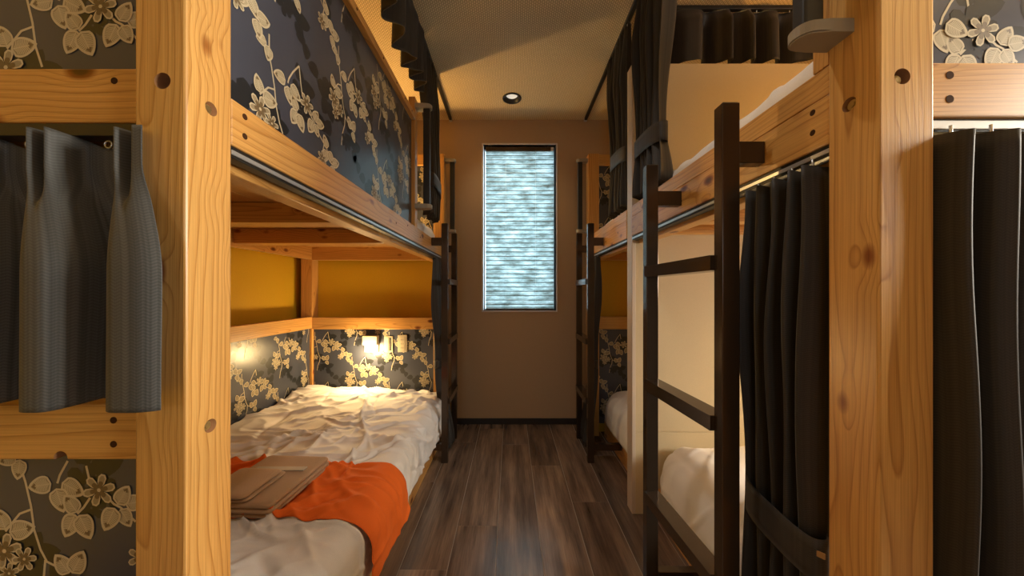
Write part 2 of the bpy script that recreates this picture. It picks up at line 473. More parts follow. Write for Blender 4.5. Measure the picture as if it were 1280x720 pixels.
mk('pleat_crease_shade', vs2, fs2, M_CREASE_SHADE, bl)  # dark strips paint the shade line along each pleat fold
box('bottom_bar', bx0, bx1, Y1 + .018, Y1 + .042, wz0 + .003, wz0 + .016, M_METAL, bl, .002)
for cxx in (bx0 + .19, bx0 + .47):
    bm = bmesh.new(); cyl(bm, (cxx, Y1 + .016, wz0 + .012), (cxx, Y1 + .016, wz1 - .05), .0012, 6)
    bm_obj('lift_cord', bm, M_WHITE, bl)

# unseen windows added beside and behind the camera to carry light
for nme, lab, rect, ax in (('added_window_rear', 'added unseen entrance side window with grey frame', BW, 1), ('added_window_side', 'added unseen window beside the entrance space', RW, 0)):
    a0, a1, z0, z1 = rect
    bm = bmesh.new()
    for b in ((a0, a0 + .04, z0, z1), (a1 - .04, a1, z0, z1), (a0 + .04, a1 - .04, z1 - .04, z1), (a0 + .04, a1 - .04, z0, z0 + .04), ((a0 + a1) / 2 - .02, (a0 + a1) / 2 + .02, z0 + .04, z1 - .04)):
        if ax == 1: add_box(bm, b[0], b[1], Y0 - .07, Y0 - .03, b[2], b[3], .002, 1)
        else: add_box(bm, X1 + .0, X1 + .04, b[0], b[1], b[2], b[3], .002, 1)
    setp(bm_obj(nme, bm, M_FRAME), lab, 'window', **ST)

# partition between the two right-hand bunks
PX, PY0, PY1, PZ = .672, 1.796, 1.870, 2.494
pt = thing('wall_partition', 'beige partition between the two curtained bunks, stopping short of the ceiling', 'wall', (1.7, (PY0 + PY1) / 2, 0), **ST)
box('core', PX + .02, X1, PY0 + .004, PY1 - .004, 0.0, PZ - .004, M_PART, pt, 0)
box('panel', PX + .004, X1, PY0, PY0 + .006, 0.0, .4525, M_PART, pt, .001)
box('panel', PX + .004, X1, PY0, PY0 + .006, .4555, PZ, M_PART, pt, .001)
box('panel', PX + .004, X1, PY1 - .006, PY1, 0.0, PZ, M_PART, pt, .001)
box('edge_strip', PX, PX + .02, PY0 - .001, PY1 + .001, 0.0, PZ, M_TRIM, pt, .002)
box('top_cap', PX, X1, PY0 - .001, PY1 + .001, PZ - .004, PZ + .002, M_PART, pt, .001)


# ---------------------------------------------------------------- floral panel print
def leaf_pts(L, wf, n=9):
    up = [(L * s, wf * L * (s ** .42) * ((1 - s) ** .78) * 1.12) for s in [k / n for k in range(n + 1)]]
    return up + [(x, -y) for x, y in up[-2:0:-1]]


class Print:
    def __init__(self): self.v, self.f, self.m, self.k = [], [], [], 0

    def lift(self, lo, step, n):
        self.k += 1
        return lo + step * (self.k % n)

    def poly(self, pts, layer, mat):
        b = len(self.v)
        self.v += [(x, y, layer) for x, y in pts]
        self.f.append(tuple(range(b, b + len(pts)))); self.m.append(mat)

    def strip(self, pts, w, layer, mat, w2=None):
        n = len(pts)
        if w2 is None: w2 = w
        b = len(self.v)
        for i, (x, y) in enumerate(pts):
            xa, ya = pts[max(i - 1, 0)]; xb, yb = pts[min(i + 1, n - 1)]
            d = math.hypot(xb - xa, yb - ya) or 1
            ww = w + (w2 - w) * i / (n - 1)
            nx, ny = -(yb - ya) / d * ww / 2, (xb - xa) / d * ww / 2
            self.v += [(x + nx, y + ny, layer), (x - nx, y - ny, layer)]
        for i in range(n - 1):
            self.f.append((b + 2 * i, b + 2 * i + 1, b + 2 * i + 3, b + 2 * i + 2)); self.m.append(mat)

    def leaf(self, x, y, ang, L, detail, dark=False):
        c, s = math.cos(ang), math.sin(ang)
        tr = lambda P: [(x + px * c - py * s, y + px * s + py * c) for px, py in P]
        wf = .74
        if dark:
            self.poly(tr(leaf_pts(L * 1.25, wf, 6)), self.lift(.0001, .00001, 19), 0); return
        z0 = self.lift(.0005, .00012, 11)
        self.poly(tr(leaf_pts(L, wf, 9 if detail else 6)), z0, 1)
        inn = [(px * .80 + L * .07, py * .78) for px, py in leaf_pts(L, wf, 8 if detail else 5)]
        self.poly(tr(inn), z0 + .00003, 2)
        tip = [(L * .64, .15 * L), (L * .86, 0), (L * .64, -.15 * L), (L * .70, 0)]
        self.poly(tr([tip[0], tip[3], tip[2], tip[1]]), z0 + .00005, 3)
        if detail:
            self.strip(tr([(L * .05, 0), (L * .7, 0)]), L * .035, z0 + .00008, 1)
            for k in range(8):
                t = .12 + .065 * k
                hw = wf * L * ((t + .08) ** .42) * ((1 - t - .08) ** .78) * .80
                for sg in (1, -1):
                    self.strip(tr([(L * t, 0), (L * (t + .10), sg * hw * .55), (L * (t + .12), sg * hw)]), L * .030, z0 + .00007, 1)

    def flower(self, x, y, r, rot, detail, dark=False):
        z0 = self.lift(.0016, .00004, 7)
        zd = self.lift(.0003, .00001, 17)
        for k in range(6):
            a = rot + k * math.pi / 3
            c, s = math.cos(a), math.sin(a)
            pts = [(r * .08, -r * .05), (r * .45, -r * .22), (r * .78, -r * .25), (r * .97, -r * .12), (r * .97, r * .12), (r * .78, r * .25), (r * .45, r * .22), (r * .08, r * .05)]
            f = lambda P: [(x + px * c - py * s, y + px * s + py * c) for px, py in P]
            if dark:
                self.poly(f([(px * 1.3, py * 1.5) for px, py in pts]), zd + .000002 * k, 0); continue
            self.poly(f(pts), z0 + .000004 * k, 1)
            self.poly(f([(px * .88 + .02 * r, py * .66) for px, py in pts]), z0 + .00004, 2)
            if detail: self.poly(f([(px * .55, py * .6) for px, py in pts]), z0 + .00006, 3)
        if not dark:
            self.poly([(x + r * .12 * math.cos(q), y + r * .12 * math.sin(q)) for q in [i * math.pi / 3 for i in range(6)]], z0 + .0001, 1)


U = 0.00148  # metres per design unit
# clusters: (x, y, [(dx, dy, angle deg, length)])  design units, origin at a flower, y up
LEAVES = [(-60, 8, 190, 30), (-47, 9, -28, 32), (-54, 2, -72, 32), (-34, -8, 232, 0), (-37, -4, 270, 0),
          (-27, -28, 128, 28), (-30, -30, 246, 32), (-25, -31, 296, 34),
          (23, -18, 58, 28), (20, -22, 245, 32), (26, -24, 300, 26), (32, -18, 10, 28),
          (-113, -53, 12, 34), (-117, -50, 110, 28), (-99, 38, 262, 26), (-104, 42, 200, 24),
          (-37, -104, 128, 30), (-34, -104, 62, 32), (-33, -108, 300, 26),
          (70, -60, 250, 30), (76, -58, 310, 32), (72, -54, 120, 28), (92, -78, 20, 30), (90, -84, 285, 28)]
FLOWERS = [(0, 0, 21, .25), (-118, -76, 23, .3), (-93, -86, 16, .1), (52, -84, 17, .5), (-112, -104, 14, .4)]
STEMS = [[(-98, 60), (-98, 25), (-93, 10), (-86, -20), (-82, -50), (-74, -75), (-66, -90), (-50, -98)],
         [(-68, -88), (-70, -110), (-80, -135), (-85, -165)],
         [(-22, 60), (-17, 30), (-12, 8)], [(-12, -10), (-20, -22), (-28, -30)], [(-40, 36), (-50, 18), (-53, 8)], [(-22, 60), (-40, 36)],
         [(9, -9), (18, -18), (26, -22)], [(26, -22), (45, -40), (70, -56), (88, -80)], [(-84, -24), (-100, -30), (-118, -52)], [(60, -50), (55, -70)]]


def floral(name, parent, o3, ua, va, w, h, fx, fy, detail=True):
    """print on a panel with lower-left corner o3, axes ua, va; a flower sits at (fx, fy) on it."""
    P = Print()
    TW, TH = 0.32, 0.43
    for layer in ('dark', 'main'):
        for i in range(-8, 9):
            for j in range(-6, 7):
                ox = fx + i * TW
                oy = fy + j * TH + (TH * .5 if i % 2 else 0)
                if layer == 'dark': ox += .15; oy += .12
                if ox < -.25 or ox > w + .25 or oy < -.2 or oy > h + .3: continue
                ok = lambda x, y, r=0: r < x < w - r and r < y < h - r
                for (x, y, a, l) in LEAVES:
                    if l and ok(ox + x * U, oy + y * U, .006):
                        P.leaf(ox + x * U, oy + y * U, math.radians(a), l * U, detail, layer == 'dark')
                for (x, y, r, rot) in FLOWERS:
                    if ok(ox + x * U, oy + y * U, .01): P.flower(ox + x * U, oy + y * U, r * U, rot, detail, layer == 'dark')
                if layer == 'main':
                    for st in STEMS:
                        pts = [(ox + x * U, oy + y * U) for x, y in st]
                        run = []
                        for q in pts + [(-9, -9)]:
                            if ok(*q): run.append(q)
                            else:
                                if len(run) > 1: P.strip(run, .0042, .0004 + .00001 * (STEMS.index(st)), 1)
                                run = []
    if not P.v: return
    o3, ua, va = Vector(o3), Vector(ua), Vector(va); na = ua.cross(va)
    A = np.array(P.v)
    A[:, 0] = np.clip(A[:, 0], 0, w); A[:, 1] = np.clip(A[:, 1], 0, h)
    W = np.array(o3) + A[:, :1] * np.array(ua) + A[:, 1:2] * np.array(va) + A[:, 2:] * np.array(na)
    o = mk(name, W, P.f, [M_SHADOWP, M_CREAM, M_TAN, M_BROWNP], parent, False, P.m)
    o['kind'] = 'stuff'
    return o


# ---------------------------------------------------------------- wood pieces with holes and bolts
def drill(o, holes):
    """holes: list of (centre, axis vector into wood, radius, depth) in world space."""
    bm = bmesh.new()
    for c, d, r, dep in holes:
        c, d = Vector(c), Vector(d)
        cyl(bm, c - d * .01, c + d * dep, r, 24)
    cut = bm_obj('cutter', bm, M_HOLE)
    mod = o.modifiers.new('b', 'BOOLEAN'); mod.operation = 'DIFFERENCE'; mod.object = cut; mod.solver = 'EXACT'
    o.data.materials.append(M_HOLE)
    cut.data.materials.clear(); cut.data.materials.append(o.data.materials[0]); cut.data.materials.append(M_HOLE)
    cut.data.polygons.foreach_set('material_index', [1] * len(cut.data.polygons))
    bpy.context.view_layer.update()
    dg = bpy.context.evaluated_depsgraph_get()
    me = bpy.data.meshes.new_from_object(o.evaluated_get(dg))
    o.modifiers.clear(); o.data = me
    bpy.data.objects.remove(cut)


def bolt(parent, c, d, r=.008, depth=.008):
    c, d = Vector(c), Vector(d)
    bm = bmesh.new()
    cyl(bm, c + d * .045, c + d * depth, r * .62, 6)
    cyl(bm, c + d * .046, c + d * (depth + .003), r, 20)
    bm_obj('bolt', bm, M_BRASS, parent)


def dowel(parent, c, d, r=.0065):
    c, d = Vector(c), Vector(d)
    bm = bmesh.new(); cyl(bm, c + d * .01, c - d * .0006, r, 16)
    bm_obj('dowel', bm, M_DOWEL, parent)


def grab_bar(parent, xp, sgn, y, z0, z1):
    """bar stands off the face x=xp towards sgn."""
    g = bpy.data.objects.new('grab_bar', None); COL.objects.link(g); g.empty_display_size = .05
    loc = Vector((xp, y, z0)); WLOC[g.name] = loc
    g.parent = parent; g.location = loc - WLOC[parent.name]
    bm = bmesh.new(); add_box(bm, min(xp + sgn * .045, xp + sgn * .085), max(xp + sgn * .045, xp + sgn * .085), y - .016, y + .016, z0 + .01, z1 - .01, .006, 3)
    bm_obj('bar', bm, M_BLACK, g)
    for z in (z0, z1):
        pts = [(0, -.028)] + [(.068 + .030 * math.cos(q_), .028 * math.sin(q_)) for q_ in [math.radians(-90 + 15 * k) for k in range(13)]] + [(0, .028)]
        bm = bmesh.new()
        prism(bm, [(xp + sgn * (a - .001), y + b) for a, b in pts], z - .013, z + .013)
        bmesh.ops.bevel(bm, geom=[e for e in bm.edges if abs((e.verts[0].co - e.verts[1].co).z) < 1e-6 and
                                  min(abs(v.co.x - xp) for v in e.verts) > .003], offset=.003, segments=2, affect='EDGES')
        bm_obj('bracket', bm, M_GREY, g)
    return g


def track(parent, name, x0, x1, y0, y1, z0, z1, face_axis, face_at, sgn, mat=M_ALU):
    """black curtain track with a bright slot lip along its aisle side."""
    t = box(name, x0, x1, y0, y1, z0, z1, M_BLACK, parent, .001, 1)
    zc = (z0 + z1) / 2
    if face_axis == 0:
        box('track_lip', min(face_at, face_at + sgn * .003), max(face_at, face_at + sgn * .003), y0, y1, zc - .006, zc + .004, mat, t, .001, 1)
    else:
        box('track_lip', x0, x1, min(face_at, face_at + sgn * .003), max(face_at, face_at + sgn * .003), zc - .008, zc + .008, mat, t, .001, 1)
    return t


# ---------------------------------------------------------------- left bunk bed
XL, XB = -.572, -1.70
A = thing('bunk_bed', 'cedar bunk bed with floral panels, a lit lamp and an orange runner below', 'bunk bed', (-1.2, 1.7, 0), 'cedar bunk beds along the aisle')
p = box('post', XL - .09, XL, .57, .664, 0, 2.45, WZ, A, .004)
drill(p, [((-.613, .57, 1.599), (0, 1, 0), .0145, .035), ((XL, .6186, 1.577), (-1, 0, 0), .0125, .03), ((XL, .617, .973), (-1, 0, 0), .0125, .03)])
bolt(p, (-.610, .57, 1.596), (0, 1, 0), .006, .016)
bolt(p, (XL, .6186, 1.577), (-1, 0, 0), .0085, .004); bolt(p, (XL, .617, .973), (-1, 0, 0), .0085, .004)
box('post', XB - .095, XB, .57, .664, 0, 2.45, WZ, A, .004)
box('post', XL - .09, XL, 2.77, 2.86, 0, 2.418, WZ, A, .004)
box('post', XB - .095, XB, 2.77, 2.86, 0, 2.418, WZ, A, .004)
box('guard_post', XL - .04, XL, 1.935, 1.985, 1.60, 2.40, WZ, A, .003)
# aisle side rails
r = box('rail', XL - .04, XL - .001, .664, 2.77, 1.530, 1.626, WY, A, .003)
for z in (1.605, 1.563): dowel(r, (XL - .001, .698, z), (-1, 0, 0))
for (yy, zz) in ((1.62, 1.575), (1.80, 1.60), (2.05, 1.578)): dowel(r, (XL - .001, yy, zz), (-1, 0, 0), .005)
box('rail', XL - .10, XL - .043, .664, 2.77, 1.488, 1.60, WY, A, .003)
track(A, 'curtain_track', XL - .036, XL - .006, .668, 2.768, 1.506, 1.530, 0, XL - .006, 1)
# wall side rails
box('rail', XB - .04, XB, .664, 2.77, 1.510, 1.62, WY, A, .003)
box('rail', XB - .04, XB, .664, 2.77, .922, 1.02, WY, A, .003)
# end rails at the window end
box('rail', XB, XL - .09, 2.772, 2.81, 1.506, 1.626, WX, A, .003)
r = box('rail', XB, XL - .09, 2.772, 2.81, .914, 1.014, WX, A, .003)
box('rail', XB, XL - .09, 2.772, 2.81, 2.32, 2.41, WX, A, .003)
box('end_lining', XB - .09, XL - .004, 2.862, 2.872, .0, 1.62, M_OCHRE, A, .001)
# end rails facing the entrance
r = box('rail', XB, XL - .09, .580, .620, 1.531, 1.628, WX, A, .003)
dowel(r, (-.7096, .580, 1.6055), (0, 1, 0), .006)
r = box('rail', XB, XL - .09, .580, .620, .927, 1.0255, WX, A, .003)
drill(r, [((-.806, .580, .930), (0, 1, 0), .0125, .03)])
for z in (.998, .955): dowel(r, (-.711, .580, z), (0, 1, 0), .006)
box('rail', XB, XL - .09, .580, .620, 2.32, 2.41, WX, A, .003)
box('curtain_track', XB, XL - .09, .582, .606, 1.508, 1.531, M_BLACK, A, .001, 1)
box('rail', XB, XL - .09, .625, .665, 1.470, 1.60, WX, A, .003)
# joists and platform of the upper bed
for yj in (.81, 1.40, 1.985): box('joist', XB, XL - .10, yj, yj + .10, 1.530, 1.618, WX, A, .003)
nb = 5
for k in range(nb):
    wv = (XL - .10 - XB) / nb
    box('platform_board', XB + k * wv + .001, XB + (k + 1) * wv - .001, .664, 2.77, 1.619, 1.634, WY, A, .001, 1)
# lower bed base
box('base_board', XL - .035, XL - .002, .664, 2.77, 0, .20, WY, A, .003)
box('base_platform', XB, XL - .035, .664, 2.77, .17, .20, WX, A, .002)
# panels
g = box('guard_panel', XL - .032, XL - .022, .664, 1.935, 1.626, 2.262, M_PAPERB, A, 0)
floral('floral_print', g, (XL - .022, .666, 1.628), (0, 1, 0), (0, 0, 1), 1.265, .632, .275, .145)
r = box('guard_cap', XL - .042, XL + .002, .664, 1.935, 2.258, 2.296, WY, A, .003)
for yy in (1.2, 1.45, 1.62, 1.75, 1.87): dowel(r, (XL + .002, yy, 2.277), (-1, 0, 0), .005)
g = box('panel', XB - .03, XB - .02, .664, 2.77, .10, .925, M_PAPERB, A, 0)
floral('floral_print', g, (XB - .02, .666, .10), (0, 1, 0), (0, 0, 1), 2.10, .82, 1.55, .52, False)
g = box('panel', XB, XL - .09, 2.795, 2.805, .10, .918, M_PAPERB, A, 0)
floral('floral_print', g, (XB, 2.795, .10), (1, 0, 0), (0, 0, 1), 1.036, .816, .155, .70, False)
g = box('panel', XB, XL - .09, 2.795, 2.805, 1.62, 2.325, M_PAPERB, A, 0)
floral('floral_print', g, (XB, 2.795, 1.63), (1, 0, 0), (0, 0, 1), 1.036, .69, .155, .50, False)
px2 = lambda x, Y: (x - VX) / F_PX * Y
pz2 = lambda y, Y: H - (y - VY) / F_PX * Y
g = box('panel', XB, XL - .09, .600, .610, .10, .930, M_PAPERB, A, 0)
floral('floral_print', g, (XB, .600, .10), (1, 0, 0), (0, 0, 1), 1.037, .83, px2(125, .6) - XB, pz2(612, .6) - .10)
g = box('panel', XB, XL - .09, .600, .610, 1.625, 2.325, M_PAPERB, A, 0)
floral('floral_print', g, (XB, .600, 1.627), (1, 0, 0), (0, 0, 1), 1.037, .70, px2(127, .6) - XB, pz2(9, .6) - 1.627)
grab_bar(A, XL, 1, 1.958, 1.745, 2.345)
grab_bar(A, XL, 1, 2.815, 1.76, 2.37)

# ---------------------------------------------------------------- right bunk beds
XR, XRB = .665, 2.66
B = thing('bunk_bed', 'cedar bunk bed with tied charcoal curtain and open beige wall inside', 'bunk bed', (1.6, 1.2, 0), 'cedar bunk beds along the aisle')
p = box('post', XR, XR + .10, .585, .679, 0, 2.45, WZ, B, .004)
drill(p, [((.707, .585, 1.617), (0, 1, 0), .0145, .035), ((XR, .637, 1.596), (1, 0, 0), .0135, .03)])
bolt(p, (.704, .585, 1.614), (0, 1, 0), .009, .004); bolt(p, (XR, .637, 1.596), (1, 0, 0), .010, .004)
box('stile', XR + .002, XR + .037, .680, .716, 1.706, 2.42, WZ, B, .002)
box('post', XRB, XRB + .09, .585, .679, 0, 2.45, WZ, B, .004)
r = box('rail', XR + .003, XR + .04, .680, PY0 - .002, 1.540, 1.644, WY, B, .003)
for z in (1.6245, 1.58): dowel(r, (XR + .003, .717, z), (1, 0, 0))
for (yy, zz) in ((1.27, 1.585), (1.36, 1.60)): dowel(r, (XR + .003, yy, zz), (1, 0, 0), .005)
box('mattress_board', XR + .004, XR + .035, .680, PY0 - .002, 1.645, 1.706, WY, B, .003)
box('rail', XR + .044, XR + .10, .680, PY0 - .002, 1.500, 1.61, WY, B, .003)
track(B, 'curtain_track', XR + .008, XR + .038, .682, PY0 - .004, 1.515, 1.540, 0, XR + .008, -1)
r = box('rail', XR + .10, XRB, .592, .632, 1.548, 1.647, WX, B, .003)
for z in (1.6236, 1.58): dowel(r, (.802, .592, z), (0, 1, 0), .0072)
box('rail', XR + .10, XRB, .592, .632, 2.32, 2.41, WX, B, .003)
track(B, 'curtain_track', XR + .112, XRB, .600, .626, 1.524, 1.548, 1, .600, -1, M_WHITE)
g = box('panel', XR + .10, XRB, .612, .622, 1.645, 2.325, M_PAPERB, B, 0)
floral('floral_print', g, (XR + .10, .612, 1.647), (1, 0, 0), (0, 0, 1), 1.2, .675, px2(1227, .612) - XR - .10, pz2(39, .612) - 1.647)
box('rail', XR + .10, XRB, 1.755, PY0 - .002, 1.546, 1.60, WX, B, .003)
box('joist', XR + .10, XRB, 1.45, 1.525, 1.546, 1.618, WX, B, .003)
box('joist', XR + .10, XRB, 1.02, 1.10, 1.546, 1.618, WX, B, .003)
for k in range(6):
    yy = .69 + k * (PY0 - .70) / 6
    box('platform_board', XR + .045, XRB, yy, yy + (PY0 - .70) / 6 - .002, 1.619, 1.634, WX, B, .001, 1)
box('base_board', XR + .135, XR + .168, .680, PY0 - .002, 0, .145, WY, B, .003)
box('base_platform', XR + .168, XRB, .680, PY0 - .002, .115, .145, WX, B, .002)
grab_bar(B, XR, -1, .655, 1.745, 2.345)

Cb = thing('bunk_bed', 'cedar bunk bed beyond the beige partition, floral end panels by the window wall', 'bunk bed', (1.6, 2.35, 0), 'cedar bunk beds along the aisle')
box('post', XR, XR + .09, 2.77, 2.86, 0, 2.418, WZ, Cb, .004)
box('post', XRB, XRB + .09, 2.77, 2.86, 0, 2.418, WZ, Cb, .004)
r = box('rail', XR + .003, XR + .04, PY1 + .002, 2.77, 1.540, 1.644, WY, Cb, .003)
for (yy, zz) in ((2.02, 1.60), (2.28, 1.585)): dowel(r, (XR + .003, yy, zz), (1, 0, 0), .006)
box('mattress_board', XR + .004, XR + .035, PY1 + .002, 2.77, 1.645, 1.706, WY, Cb, .003)
box('rail', XR + .044, XR + .10, PY1 + .002, 2.77, 1.500, 1.61, WY, Cb, .003)
track(Cb, 'curtain_track', XR + .008, XR + .038, PY1 + .004, 2.768, 1.515, 1.540, 0, XR + .008, -1)
box('rail', XR + .09, XRB, 2.772, 2.81, 1.506, 1.626, WX, Cb, .003)
box('rail', XR + .09, XRB, 2.772, 2.81, .914, 1.02, WX, Cb, .003)
box('rail', XR + .09, XRB, 2.772, 2.81, 2.32, 2.41, WX, Cb, .003)
box('end_lining', XR + .004, XRB + .09, 2.862, 2.872, .0, 1.62, M_OCHRE, Cb, .001)
for yj in (2.15, 2.45): box('joist', XR + .10, XRB, yj, yj + .08, 1.546, 1.618, WX, Cb, .003)
for k in range(4):
    yy = PY1 + .004 + k * .222
    box('platform_board', XR + .045, XRB, yy, yy + .220, 1.619, 1.634, WX, Cb, .001, 1)
g = box('panel', XR + .09, XRB, 2.795, 2.805, .10, .918, M_PAPERB, Cb, 0)
floral('floral_print', g, (XR + .09, 2.795, .10), (1, 0, 0), (0, 0, 1), 1.2, .816, .22, .68, False)
g = box('panel', XR + .09, XRB, 2.795, 2.805, 1.62, 2.325, M_PAPERB, Cb, 0)
floral('floral_print', g, (XR + .09, 2.795, 1.63), (1, 0, 0), (0, 0, 1), 1.2, .69, .13, .60, False)
box('base_board', XR + .135, XR + .168, PY1 + .002, 2.77, 0, .145, WY, Cb, .003)
box('base_platform', XR + .168, XRB, PY1 + .002, 2.77, .115, .145, WX, Cb, .002)
grab_bar(Cb, XR, -1, 2.815, 1.76, 2.37)


# ---------------------------------------------------------------- bedding
def creases(seed, n, w, l, wmin=.005, wmax=.018, amp=.010):
    r = np.random.RandomState(seed)
    out = []
    for _ in range(n):
        c = r.rand(2) * (w, l); a = r.normal(0.0, .75) + (math.pi / 2 if r.rand() < .25 else 0)
        out.append((c[0], c[1], math.cos(a), math.sin(a), r.uniform(.06, .28), r.uniform(wmin, wmax), r.uniform(.35, 1) * amp * (1 if r.rand() < .75 else -.7), r.uniform(-1.2, 1.2)))
    return out


def relief(Sx, Ty, cr, seed, base=.012):
    h = np.zeros_like(Sx)
    for (cx, cy, dx, dy, ln, wd, am, bend) in cr:
        u = (Sx - cx) * dx + (Ty - cy) * dy; v = -(Sx - cx) * dy + (Ty - cy) * dx + bend * u * u
        h += am * np.exp(-(v / wd) ** 2) * np.exp(-(u / ln) ** 4)
    f = np.zeros_like(Sx)
    fl_ = f.ravel(); sx, ty = Sx.ravel(), Ty.ravel()
    for k in range(fl_.size):
        q = Vector((sx[k] * 3.2, ty[k] * 3.2, seed * 7.3))
        w_ = mnoise.noise(q * .9 + Vector((5, 2, 0)))
        fl_[k] = mnoise.noise(q) + .75 * (1 - 2 * abs(mnoise.noise(Vector((q.x * 2.1 + w_, q.y * 2.6 - w_, q.z + 3))))) - .3
    return h + base * f


class Bedding:
    """surface running from the far (wall) edge across the top and down the aisle side."""

    def __init__(self, xw, xe, xo, y0, y1, zt, zh, seed, ns=120, nt=170, ncr=70, amp=.010, base=.012, drop=.10, rad=.07, puff=None, end_drop=(.0, .0), end_rad=.1):
        sg = 1 if xe > xw else -1
        wtop = abs(xe - xw) - rad
        q = math.pi / 2
        side = max(zt - rad - zh, .01)
        tot = wtop + rad * q + side
        self.tot, self.y0, self.y1 = tot, y0, y1
        s = np.linspace(0, tot, ns); t = np.linspace(y0, y1, nt)
        Sg, Tg = np.meshgrid(s, t, indexing='ij')
        hgt = relief(Sg, Tg - y0, creases(seed, ncr, tot, y1 - y0, amp=amp), seed, base)
        th = np.clip((Sg - wtop) / rad, 0, q)
        dn = np.clip(Sg - wtop - rad * q, 0, None)
        fl_ = np.clip(dn / side, 0, 1)
        X = np.minimum(Sg, wtop) + rad * np.sin(th) + (abs(xo - xw) - abs(xe - xw)) * np.clip((Sg - wtop) / (rad * q + side * .5), 0, 1)
        Z = zt - rad * (1 - np.cos(th)) - dn
        nx, nz = np.sin(th), np.cos(th)
        if puff is not None: Z = Z + puff(X / abs(xe - xw), (Tg - y0) / (y1 - y0)) * np.cos(th)
        for e, (d0, yy) in enumerate(((end_drop[0], Tg - y0), (end_drop[1], y1 - Tg))):
            if d0 > 0:
                k = np.clip(1 - yy / end_rad, 0, 1)
                Z = Z - d0 * (1 - np.sqrt(np.clip(1 - k * k, 0, 1))) * np.cos(th)
                X = X - d0 * .9 * (1 - np.sqrt(np.clip(1 - k * k, 0, 1))) * np.sin(th)
        hg = hgt * (1 - .35 * np.sin(th))
        self.P = np.stack([xw + sg * (X + nx * hg), Tg + np.zeros_like(X), Z + nz * hg], -1)
        self.Nn = np.stack([sg * nx, np.zeros_like(nx), nz], -1)
        self.sg, self.s, self.t, self.wtop = sg, s, t, wtop

    def build(self, name, mat, i0=0, i1=None, j0=0, j1=None, off=0.0, parent=None, thick=.004):
        P = (self.P + self.Nn * off)[i0:i1, j0:j1]
        n, m = P.shape[:2]
        V = P.reshape(-1, 3)
        F = []
        for i in range(n - 1):
            for j in range(m - 1):
                a = i * m + j
                F.append((a, a + m, a + m + 1, a + 1) if self.sg > 0 else (a, a + 1, a + m + 1, a + m))
        o = mk(name, V, F, mat, parent, True)
        if thick:
            md = o.modifiers.new('solid', 'SOLIDIFY'); md.thickness = thick; md.offset = -1
        return o


def pl_head(u, v):
    # soft rise where the quilt covers the pillow by the lamp, fuller towards the wall
    return .035 * np.exp(-((v - .90) / .09) ** 2) * np.clip(1.25 - u, 0, 1) + .03 * (1 - u) - .006


mt = box('mattress', XB + .01, XL - .04, .675, 2.765, .205, .355, M_MATT, None, .03, 4)
setp(mt, 'pale mattress hidden under the wrinkled white quilt on the lamp bunk', 'mattress')
qd = Bedding(XB + .004, XL + .012, XL + .035, .672, 2.768, .395, .15, 3, 210, 330, 190, .022, .016, puff=pl_head, end_drop=(0, .03), end_rad=.08)
q = qd.build('quilt', M_SHEET)
setp(q, 'wrinkled white quilt hanging over the bed side under the orange runner', 'quilt')
j0 = int(np.searchsorted(qd.t, 1.165)); j1 = int(np.searchsorted(qd.t, 1.565))
# the runner drapes a little looser on the aisle side
Pr = qd.P.copy()
fall = np.clip((qd.s[:, None] - qd.wtop) / .12, 0, 1)
Pr[:, :, 0] += .028 * fall
Pr2 = Pr.copy()
for it in range(3):
    Pr2[:, 1:-1] = (Pr2[:, :-2] + Pr2[:, 1:-1] * 2 + Pr2[:, 2:]) / 4
Pr[..., 2] = np.maximum(Pr2[..., 2], Pr[..., 2])
keep = qd.P; qd.P = Pr
rn = qd.build('bed_runner', M_ORANGE, 0, None, j0, j1, .0095, None, .003)
qd.P = keep
setp(rn, 'orange cloth runner laid across the white quilt', 'bed runner')


def bed_z(x, y):
    i = np.argmin(np.abs(qd.P[:int(.8 * len(qd.s)), 0, 0] - x)); j = np.argmin(np.abs(qd.t - y))
    return float(Pr[i, j, 2]) + .008


# right near lower bed
mt = box('mattress', XR + .27, XRB - .06, .78, PY0 - .09, .147, .33, M_MATT, None, .03, 4)
setp(mt, 'pale mattress behind the tied curtain under the rounded quilt', 'mattress')
q = Bedding(XRB - .02, XR + .150, XR + .100, .70, PY0 - .015, .440, .17, 11, 180, 130, 70, .012, .010, rad=.13, end_drop=(.10, .13), end_rad=.20)
q = q.build('quilt', M_SHEET)
setp(q, 'plump white quilt with rounded corner beside the beige partition', 'quilt')
# right far lower bed
mt = box('mattress', XR + .27, XRB - .06, PY1 + .09, 2.68, .147, .33, M_MATT, None, .03, 4)
setp(mt, 'pale mattress in the lower bunk beyond the partition', 'mattress')
q = Bedding(XRB - .02, XR + .150, XR + .100, PY1 + .015, 2.755, .440, .17, 12, 130, 80, 40, .010, .010, rad=.13, end_drop=(.08, .10), end_rad=.2)
q = q.build('quilt', M_SHEET)
setp(q, 'white quilt in the lower bunk beyond the partition', 'quilt')
